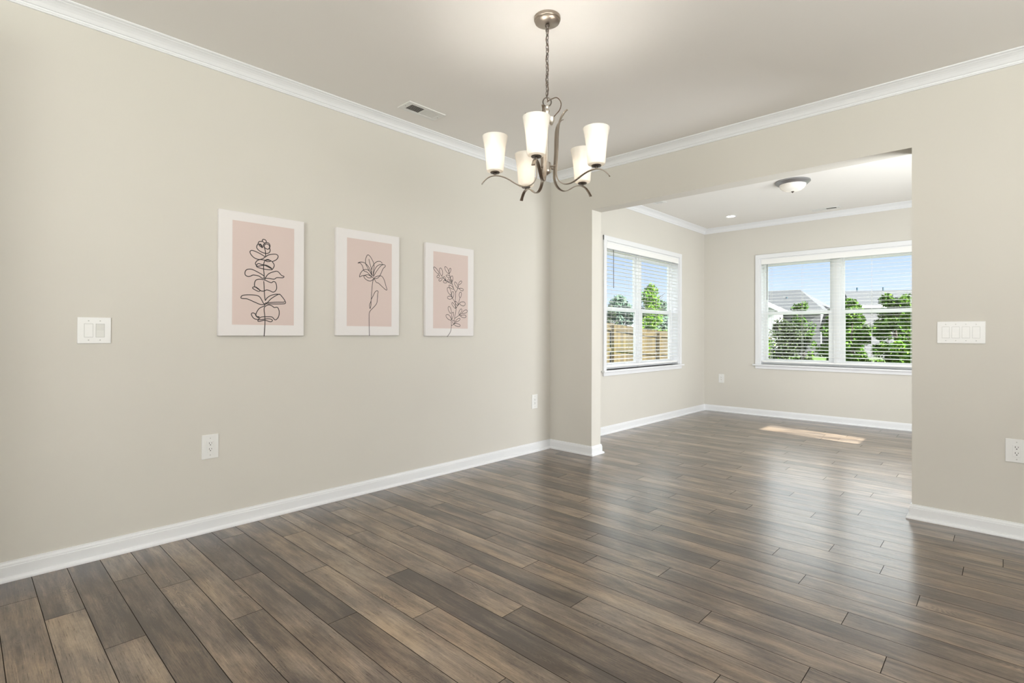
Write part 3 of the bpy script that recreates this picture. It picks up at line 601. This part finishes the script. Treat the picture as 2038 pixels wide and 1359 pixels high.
LINES3 = [[[218,-7],[255,37],[262,81],[260,131]],[[260,86],[291,100],[297,145],[307,193],[312,230],[303,287],[307,361],[289,386],[272,427],[258,463],[238,511]],[[260,131],[270,139]],[[291,100],[315,119]],[[297,145],[346,173],[381,192]],[[346,173],[370,168]],[[312,230],[335,257],[352,274]],[[335,257],[355,322]],[[303,277],[276,310],[255,342]],[[307,361],[331,397],[341,432]],[[331,397],[352,396]],[[272,427],[231,440],[201,458],[168,476],[161,489]],[[132,499],[133,503],[130,511],[124,521],[115,531],[105,541],[94,548],[85,551],[78,550],[76,545],[78,537],[85,528],[95,518],[107,509],[118,502],[127,499],[132,499]],[[161,489],[165,492],[168,500],[169,510],[168,522],[164,534],[159,543],[152,548],[145,549],[139,545],[136,537],[136,527],[139,515],[144,504],[150,495],[156,490],[161,489]],[[234,510],[237,514],[236,522],[232,532],[226,543],[218,554],[209,561],[201,565],[194,564],[190,559],[191,551],[195,541],[203,531],[212,522],[221,515],[229,511],[234,510]],[[238,513],[241,515],[245,519],[250,526],[254,534],[256,543],[257,550],[255,555],[251,557],[246,556],[242,552],[238,545],[235,536],[234,528],[234,520],[235,515],[238,513]],[[135,492],[132,492],[127,491],[121,489],[116,485],[112,481],[110,477],[111,473],[115,469],[120,468],[125,469],[130,471],[134,476],[137,480],[138,485],[137,489],[135,492]],[[165,468],[161,470],[155,469],[148,467],[141,464],[135,459],[131,454],[130,449],[132,445],[137,443],[143,443],[150,445],[156,450],[161,455],[165,461],[166,465],[165,468]],[[249,483],[249,486],[246,490],[240,493],[232,497],[224,499],[216,499],[210,497],[206,494],[206,490],[209,486],[215,483],[224,481],[232,480],[240,480],[246,481],[249,483]],[[258,437],[263,439],[268,445],[274,454],[278,466],[279,477],[278,486],[274,493],[268,495],[262,493],[255,487],[251,477],[249,466],[249,455],[251,446],[254,439],[258,437]],[[215,439],[214,442],[211,445],[205,448],[198,450],[191,451],[184,450],[179,447],[176,444],[176,439],[179,436],[185,433],[192,432],[200,432],[207,434],[212,436],[215,439]],[[235,440],[237,442],[240,445],[241,450],[242,456],[241,461],[239,465],[235,468],[231,469],[227,467],[225,463],[224,459],[224,453],[226,448],[229,444],[232,441],[235,440]],[[201,453],[203,455],[202,459],[201,465],[198,471],[194,477],[189,481],[185,483],[181,483],[179,480],[179,476],[181,471],[185,465],[189,460],[194,456],[198,453],[201,453]],[[286,389],[286,392],[283,397],[276,403],[268,409],[258,414],[249,417],[241,417],[236,414],[235,410],[238,404],[245,399],[254,394],[265,390],[274,388],[282,387],[286,389]],[[265,442],[267,444],[269,446],[270,450],[270,454],[269,458],[268,461],[265,463],[262,463],[259,462],[257,459],[256,456],[257,452],[258,448],[261,445],[263,443],[265,442]],[[255,337],[259,341],[260,349],[259,360],[255,372],[249,384],[241,393],[233,397],[225,397],[219,392],[217,384],[219,373],[225,362],[233,351],[242,343],[250,338],[255,337]],[[276,317],[280,319],[283,325],[286,333],[288,343],[288,352],[286,360],[282,366],[277,367],[272,365],[268,360],[265,351],[265,342],[266,332],[269,324],[272,319],[276,317]],[[273,315],[271,318],[265,322],[257,325],[247,327],[237,326],[229,324],[223,320],[221,314],[222,309],[227,305],[236,303],[245,302],[256,304],[264,307],[270,311],[273,315]],[[331,400],[333,403],[332,410],[330,419],[326,428],[319,438],[312,444],[305,448],[299,448],[296,444],[295,437],[298,428],[304,419],[312,411],[320,404],[326,400],[331,400]],[[341,430],[345,429],[351,431],[358,435],[365,440],[371,446],[375,452],[375,457],[372,460],[367,461],[361,460],[354,456],[348,450],[343,443],[340,437],[339,432],[341,430]],[[348,397],[348,394],[352,390],[358,386],[365,382],[374,380],[382,380],[389,382],[392,385],[393,390],[390,394],[383,397],[375,400],[366,400],[357,400],[351,399],[348,397]],[[355,322],[360,323],[364,328],[368,335],[371,344],[373,353],[371,360],[368,365],[362,367],[356,366],[351,361],[348,354],[346,345],[347,336],[349,329],[352,324],[355,322]],[[303,287],[302,285],[302,280],[305,274],[309,267],[314,262],[320,257],[326,256],[331,257],[334,260],[334,265],[331,271],[326,277],[319,282],[313,286],[307,288],[303,287]],[[307,229],[309,233],[307,239],[303,248],[297,257],[290,266],[282,272],[275,276],[269,275],[267,271],[267,265],[272,256],[279,248],[287,240],[296,233],[303,230],[307,229]],[[352,274],[353,268],[359,263],[368,258],[379,255],[391,254],[402,256],[410,261],[414,268],[414,276],[408,283],[399,287],[387,288],[374,286],[363,283],[356,279],[352,274]],[[256,186],[259,189],[261,196],[261,206],[259,217],[255,228],[249,237],[242,242],[236,242],[231,239],[228,231],[229,222],[233,211],[239,200],[245,192],[251,187],[256,186]],[[260,131],[262,135],[261,143],[256,152],[248,162],[239,170],[228,175],[218,176],[210,174],[206,168],[207,160],[212,152],[222,143],[233,136],[244,132],[254,130],[260,131]],[[266,139],[270,141],[275,147],[279,156],[283,167],[286,178],[286,188],[284,194],[280,197],[275,195],[270,189],[266,180],[263,169],[262,158],[262,148],[264,141],[266,139]],[[345,181],[350,181],[356,185],[363,192],[370,200],[375,209],[377,217],[376,223],[372,227],[366,226],[359,223],[353,216],[348,207],[344,198],[343,189],[343,183],[345,181]],[[381,192],[385,190],[393,189],[404,191],[416,194],[427,198],[435,204],[439,210],[437,216],[432,219],[423,221],[413,219],[402,214],[392,208],[385,202],[381,196],[381,192]],[[363,167],[365,163],[371,160],[381,157],[393,155],[405,154],[415,156],[422,160],[425,165],[423,170],[416,175],[407,177],[395,177],[383,176],[373,173],[366,170],[363,167]],[[308,119],[312,117],[319,118],[328,121],[339,125],[348,130],[354,135],[357,141],[356,145],[351,148],[344,147],[334,144],[325,139],[317,133],[311,127],[307,122],[308,119]],[[291,100],[293,102],[295,106],[295,111],[294,117],[292,123],[288,127],[283,130],[278,130],[274,127],[272,123],[272,118],[275,112],[278,107],[283,103],[287,100],[291,100]],[[291,100],[292,96],[298,91],[308,86],[320,82],[333,79],[344,79],[353,81],[358,85],[357,91],[351,96],[341,100],[328,103],[315,105],[303,104],[294,103],[291,100]]]
def canvas(y0, y1, z0, z1, pk, lines, wd, label):
    t = thing('canvas_print', (.001, y0, z0), 0, label, 'wall art', 'three line-drawn flower canvases'); W_, H_ = y1-y0, z1-z0
    bm = bmesh.new(); box(bm, 0, .025, 0, W_, 0, H_, .003); mesh('canvas', bm, M['canvas'], t)
    bm = bmesh.new(); box(bm, .0250, .0254, pk[0], pk[1], pk[2], pk[3]); mesh('printed_panel', bm, M['pink'], t)
    bm = bmesh.new()
    for l in lines:
        P = [Vector((0, a_/1000, b_/1000)) for a_, b_ in l]
        if len(P) < 2: continue
        S = spline(P, 4) if len(P) > 2 else P
        n = len(S); A = []
        for i, p in enumerate(S):
            t_ = S[min(i+1, n-1)]-S[max(i-1, 0)]
            if t_.length < 1e-6: t_ = Vector((0, 0, 1))
            t_.normalize(); nn = Vector((0, -t_.z, t_.y))*wd/2
            A.append([bm.verts.new((.0253, p.y+nn.y, p.z+nn.z)), bm.verts.new((.0258, p.y+nn.y*.8, p.z+nn.z*.8)), bm.verts.new((.0258, p.y-nn.y*.8, p.z-nn.z*.8)), bm.verts.new((.0253, p.y-nn.y, p.z-nn.z))])
        for a_, b_ in zip(A, A[1:]):
            for k in range(3): bm.faces.new((a_[k], a_[k+1], b_[k+1], b_[k]))
    mesh('line_drawing', bm, M['ink'], t)
    return t
canvas(-3.067, -2.560, 1.128, 1.868, (.073, .441, .066, .685), LINES1, .0052, 'largest-looking canvas with stacked rounded leaves in black line, nearest the two-gang switch')
canvas(-2.335, -1.826, 1.130, 1.870, (.079, .442, .066, .680), LINES2, .0044, 'middle canvas with a single black line-drawn lily on pink')
canvas(-1.579, -1.069, 1.126, 1.866, (.074, .443, .062, .678), LINES3, .0042, 'farthest canvas with a small-leaved branch in black line, nearest the room corner')

# ------------------------------------------------------------------ outdoors
bm = bmesh.new()
gx = [-160, -90, -30, -8, -T-.05, 60]; 
def gz(x, y):
    return -.45+max(0, min(1, (y-60)/45))*3.3*(1 if x < -20 else 0)
pts = {}
xs = [-160, -120, -90, -60, -30, -20, -8, 0, 30, 60]; ys_ = [-40, -7.2, 4, 20, 45, 60, 75, 90, 105, 140, 200]
for x in xs:
    for y in ys_: pts[x, y] = bm.verts.new((x, y, gz(x, y)))
for a_, b_ in zip(xs, xs[1:]):
    for c_, d_ in zip(ys_, ys_[1:]): bm.faces.new((pts[a_, c_], pts[b_, c_], pts[b_, d_], pts[a_, d_]))
struct('lawn', bm, M['lawn'])

fn_ = thing('wooden_fence', (-4, 0, 0), 0, 'weathered wooden privacy fence of upright boards seen through the left window', 'fence')
def ftop(y):
    k = [(4.0, 1.62), (7.1, 1.444), (8.37, 1.359), (8.99, 1.295), (10.3, 1.25), (22, 1.0)]
    for (a_, b_), (c_, d_) in zip(k, k[1:]):
        if y <= c_: return b_+(d_-b_)*(y-a_)/(c_-a_)
    return k[-1][1]
rng = random.Random(5); bm = bmesh.new(); y = 4.6
while y < 20:
    zt = ftop(y)+rng.uniform(-.008, .008); box(bm, -.02+rng.uniform(-.003, .003), 0, y, y+.135, -.4, zt); y += .140
mesh('boards', bm, M['fence'], fn_)
for off in (.10, .62, 1.30):
    bm = bmesh.new(); q = [4.6+i*.7 for i in range(23)]
    for a_, b_ in zip(q, q[1:]):
        za, zb = ftop(a_)-off, ftop(b_)-off
        prism(bm, [(.002, a_, za), (.04, a_, za), (.04, a_, za-.085), (.002, a_, za-.085)], (0, 0, 0), (0, b_-a_, zb-za))
    mesh('rail', bm, M['fence'], fn_)
for y in (4.9, 7.3, 9.7, 12.1, 14.5, 16.9, 19.3):
    bm = bmesh.new(); box(bm, .04, .13, y, y+.09, -.44, ftop(y)-.05); mesh('post', bm, M['fence'], fn_)

def tree(name, x, y, z0, top, rad, n, leaf, m, label, cat='tree', group=None, shape='round', seed=1, base=.25, dense=1.0):
    rng = random.Random(seed); t = thing(name, (x, y, z0), 0, label, cat, group); Hh = top-z0
    bm = bmesh.new(); tr = max(.02, Hh*.018)
    tube(bm, [(0, 0, 0), (.02*Hh, .01*Hh, Hh*.35), (-.01*Hh, 0, Hh*.65), (0, 0, Hh*.9)], [tr, tr*.8, tr*.5, tr*.2], 7)
    for k in range(12):
        h = Hh*rng.uniform(base, .8); a_ = rng.uniform(0, 6.28); l_ = rad*rng.uniform(.5, .9)
        tube(bm, [(0, 0, h), (math.cos(a_)*l_*.5, math.sin(a_)*l_*.5, h+l_*.25), (math.cos(a_)*l_, math.sin(a_)*l_, h+l_*.6)], [tr*.4, tr*.25, tr*.1], 5)
    mesh('trunk', bm, M['bark'], t)
    # clumps of leaves over the crown
    cl_ = []
    for k in range(int(26*dense)):
        f_ = rng.random(); h = Hh*(base+(1-base)*f_)
        if shape == 'cone': rr = rad*(1-f_)**.75+.05*rad
        else: rr = rad*math.sqrt(max(.05, 1-(2*f_-.85)**2*.8))
        a_ = rng.uniform(0, 6.28); q = rr*math.sqrt(rng.random())*.85
        cr = rad*rng.uniform(.18, .36); cl_.append((math.cos(a_)*q, math.sin(a_)*q, min(h, Hh-cr*rng.uniform(.7, 1.6)), cr))
    bm = bmesh.new()
    for k in range(n):
        c = rng.choice(cl_); d = Vector((rng.gauss(0, 1), rng.gauss(0, 1), rng.gauss(0, 1))).normalized()*c[3]*rng.random()**.4
        p = Vector(c[:3])+d
        nn = Vector((rng.gauss(0, 1), rng.gauss(0, 1), rng.gauss(.6, 1))).normalized(); t_ = nn.orthogonal().normalized(); t_.rotate(Matrix.Rotation(rng.uniform(0, 6.28), 3, nn)); b_ = nn.cross(t_)
        s = leaf*rng.uniform(.6, 1.2)
        bm.faces.new([bm.verts.new(p+t_*s), bm.verts.new(p+b_*s*.45+nn*s*.08), bm.verts.new(p-t_*s*.8), bm.verts.new(p-b_*s*.45+nn*s*.08)])
    mesh('foliage', bm, M[m], t); return t
SH = 'shrubs and young trees outside the far window'
tree('leafy_tree', -.05, 13.6, -.45, 2.20, .60, 7500, .062, 'leaf', 'mid-green tree outside the far window, just right of the mullion', group=SH, seed=3, base=.10, dense=1.7)
tree('leafy_tree', .55, 11.3, -.45, 1.85, .50, 7500, .058, 'leaf', 'lower green shrub in front, filling the right half of the far window', group=SH, seed=12, base=.06, dense=1.8)
tree('leafy_tree', 1.25, 12.9, -.45, 2.30, .55, 7500, .062, 'leaf', 'full green tree at the centre right of the far window', group=SH, seed=4, base=.10, dense=1.7)
tree('leafy_tree', 1.85, 11.2, -.45, 1.80, .48, 7500, .058, 'leaf_bright', 'bright green low shrub beside the opening edge, in the far window', group=SH, seed=14, base=.06, dense=1.8)
tree('leafy_tree', 2.15, 14.6, -.45, 3.30, .60, 4600, .055, 'leaf_bright', 'tallest bright green tree at the far window, cut by the opening edge', group=SH, seed=8, base=.22, dense=1.4)
tree('leafy_tree', -1.05, 11.4, -.45, 1.55, .72, 6000, .050, 'leaf_dark', 'dark mixed-leaf shrub filling the left half of the far window', group=SH, seed=5, base=.06, dense=1.8)
tree('leafy_tree', -1.45, 14.6, -.45, 2.25, .48, 2600, .055, 'leaf', 'slim green tree showing left of the far window mullion, over the dark shrub', group=SH, seed=6, base=.2, dense=1.2)
tree('leafy_tree', -2.9, 15.8, -.45, 1.05, .8, 2600, .06, 'leaf_bright', 'lime green bush in the lower left corner of the far window', 'bush', group=SH, seed=7, base=.05)
tree('leafy_tree', -.85, 17.6, -.45, 2.15, .80, 6500, .085, 'leaf', 'rear green bush behind the shrubs, next to the far window mullion', 'bush', group=SH, seed=31, base=.03, dense=1.8)
tree('leafy_tree', .35, 19.8, -.45, 2.30, .80, 6500, .085, 'leaf', 'rear green bush behind the shrubs, centred in the right half of the far window', 'bush', group=SH, seed=32, base=.03, dense=1.8)
tree('leafy_tree', 2.35, 17.2, -.45, 2.35, .70, 6500, .085, 'leaf', 'rear green bush behind the shrubs, beside the opening edge', 'bush', group=SH, seed=33, base=.03, dense=1.8)
tree('conical_tree', -19.3, 37.3, -.45, 5.6, 1.9, 6500, .14, 'leaf_bright', 'bright conical evergreen beyond the fence, in the left window', shape='cone', seed=9, base=.1, dense=2.2)
tree('conical_tree', -25.9, 41.5, -.45, 4.2, 1.15, 3500, .13, 'leaf_dark', 'smaller dark conical tree left of the bright evergreen beyond the fence', shape='cone', seed=10, base=.15, dense=1.5)
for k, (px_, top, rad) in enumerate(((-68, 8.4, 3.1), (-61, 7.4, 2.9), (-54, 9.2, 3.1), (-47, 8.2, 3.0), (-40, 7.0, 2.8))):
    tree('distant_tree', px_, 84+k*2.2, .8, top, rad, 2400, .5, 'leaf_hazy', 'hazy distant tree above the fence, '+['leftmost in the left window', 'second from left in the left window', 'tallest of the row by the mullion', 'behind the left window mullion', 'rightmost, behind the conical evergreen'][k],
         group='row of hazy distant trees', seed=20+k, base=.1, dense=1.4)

def house(name, origin, ang, length, half, eave, ridge, wallm, label, hip_l=0.0, hip_r=0.0, z0=-.45, wins=(), pipes=()):
    """origin: front left eave corner; local x along the eave, local y back."""
    t = thing(name, (origin[0], origin[1], 0), ang, label, 'house')
    bm = bmesh.new(); box(bm, .25, length-.25, .25, 2*half-.25, z0, eave)
    mesh('wall', bm, wallm, t)
    for hip, gx_ in ((hip_l, .26), (hip_r, length-.36)):
        if hip: continue
        bm = bmesh.new(); prism(bm, [(gx_, .25, eave), (gx_, 2*half-.25, eave), (gx_, half, ridge-.12)], (0, 0, 0), (.1, 0, 0)); mesh('gable', bm, M['siding'], t)
    bm = bmesh.new(); th = .14
    A, B, C_, D = (0, 0, eave), (length, 0, eave), (length, 2*half, eave), (0, 2*half, eave); E_, F_ = (hip_l, half, ridge), (length-hip_r, half, ridge)
    for dz in (0,):
        def pr(*ps): prism(bm, ps, (0, 0, 0), (0, 0, -th))
        pr(A, B, F_, E_); pr(C_, D, E_, F_)
        if hip_l: pr(D, A, E_)
        if hip_r: pr(B, C_, F_)
    mesh('roof', bm, M['shingle'], t)
    bm = bmesh.new(); box(bm, 0, length, -.06, .0, eave-.22, eave-.02); mesh('gutter', bm, M['siding'], t)
    for (a_, b_, c_, d_) in wins:
        bm = bmesh.new(); box(bm, a_-.08, b_+.08, .17, .25, c_-.08, d_+.08); f_ = mesh('window', bm, M['siding'], t)
        bm = bmesh.new(); box(bm, a_, b_, .15, .18, c_, d_); mesh('pane', bm, M['darkglass'], f_)
    for (a_, b_, h_) in pipes:
        bm = bmesh.new(); tube(bm, [(a_, b_, h_-.7), (a_, b_, h_)], .06, 8); mesh('roof_pipe', bm, M['darkglass'], t)
    return t
house('neighbor_house', (-17.5, 40), 0, 11.0, 2.6, 3.05, 4.82, M['greywall'], 'grey-roofed neighbour house at the left of the far window', hip_l=2.2, hip_r=2.25, wins=((6.9, 7.9, 1.45, 2.2),), pipes=((8.05, 1.6, 4.2),))
# its white front gable wing
t = thing('house_gable_wing', (-12.2, 37.7, 0), 0, 'white gabled wing in front of the left neighbour house roof', 'house')
bm = bmesh.new(); prism(bm, [(-3.0, 0, -.45), (3.0, 0, -.45), (3.0, 0, 3.0), (0, 0, 4.55), (-3.0, 0, 3.0)], (0, 0, 0), (0, 2.0, 0)); mesh('wall', bm, M['siding'], t)
bm = bmesh.new()
for s in (-1, 1): prism(bm, [(0, -.2, 4.60), (s*3.3, -.2, 2.90), (s*3.3, -.2, 3.02), (0, -.2, 4.74)], (0, 0, 0), (0, 2.4, 0))
mesh('roof', bm, M['siding'], t)
house('neighbor_house', (-4.75, 40), R(21.8), 12, 2.3, 3.30, 4.50, M['greywall'], 'grey-roofed white-gabled neighbour house behind the trees, right of the far window mullion', pipes=((.85, 2.3, 4.75), (2.5, 2.3, 4.72)))
house('distant_house', (-70.0, 112), R(33), 9, 3.5, 5.6, 7.0, M['siding'], 'small white distant house above the fence in the left window', z0=2.0, wins=((3.2, 4.6, 4.0, 4.9),))

# pickup truck beyond the fence
tk = thing('pickup_truck', (-65.5, 98.0, 2.15), R(33), 'white pickup truck parked beyond the fence, in the left window', 'truck')
bm = bmesh.new()
prof = [(-2.6, .55), (-2.6, 1.15), (-.5, 1.18), (-.35, 1.75), (.75, 1.78), (1.35, 1.22), (2.4, 1.10), (2.6, .95), (2.6, .5), (1.95, .45), (1.85, .75), (1.6, .9), (1.3, .75), (1.2, .45), (-1.1, .45), (-1.2, .75), (-1.5, .9), (-1.8, .75), (-1.9, .45)]
prism(bm, [(x, -.9, z) for x, z in prof], (0, 0, 0), (0, 1.8, 0)); mesh('body', bm, M['carpaint'], tk)
bm = bmesh.new(); prism(bm, [(-.3, -.92, 1.25), (-.2, -.92, 1.66), (.65, -.92, 1.68), (1.05, -.92, 1.25)], (0, 0, 0), (0, 1.84, 0)); mesh('cab_window', bm, M['darkglass'], tk)
for x in (-1.5, 1.57):
    for y in (-.85, .85):
        bm = bmesh.new(); bmesh.ops.create_cone(bm, cap_ends=True, segments=20, radius1=.38, radius2=.38, depth=.24); mesh('wheel', bm, M['tyre'], tk, loc=(x, y, .38), rot=(R(90), 0, 0))
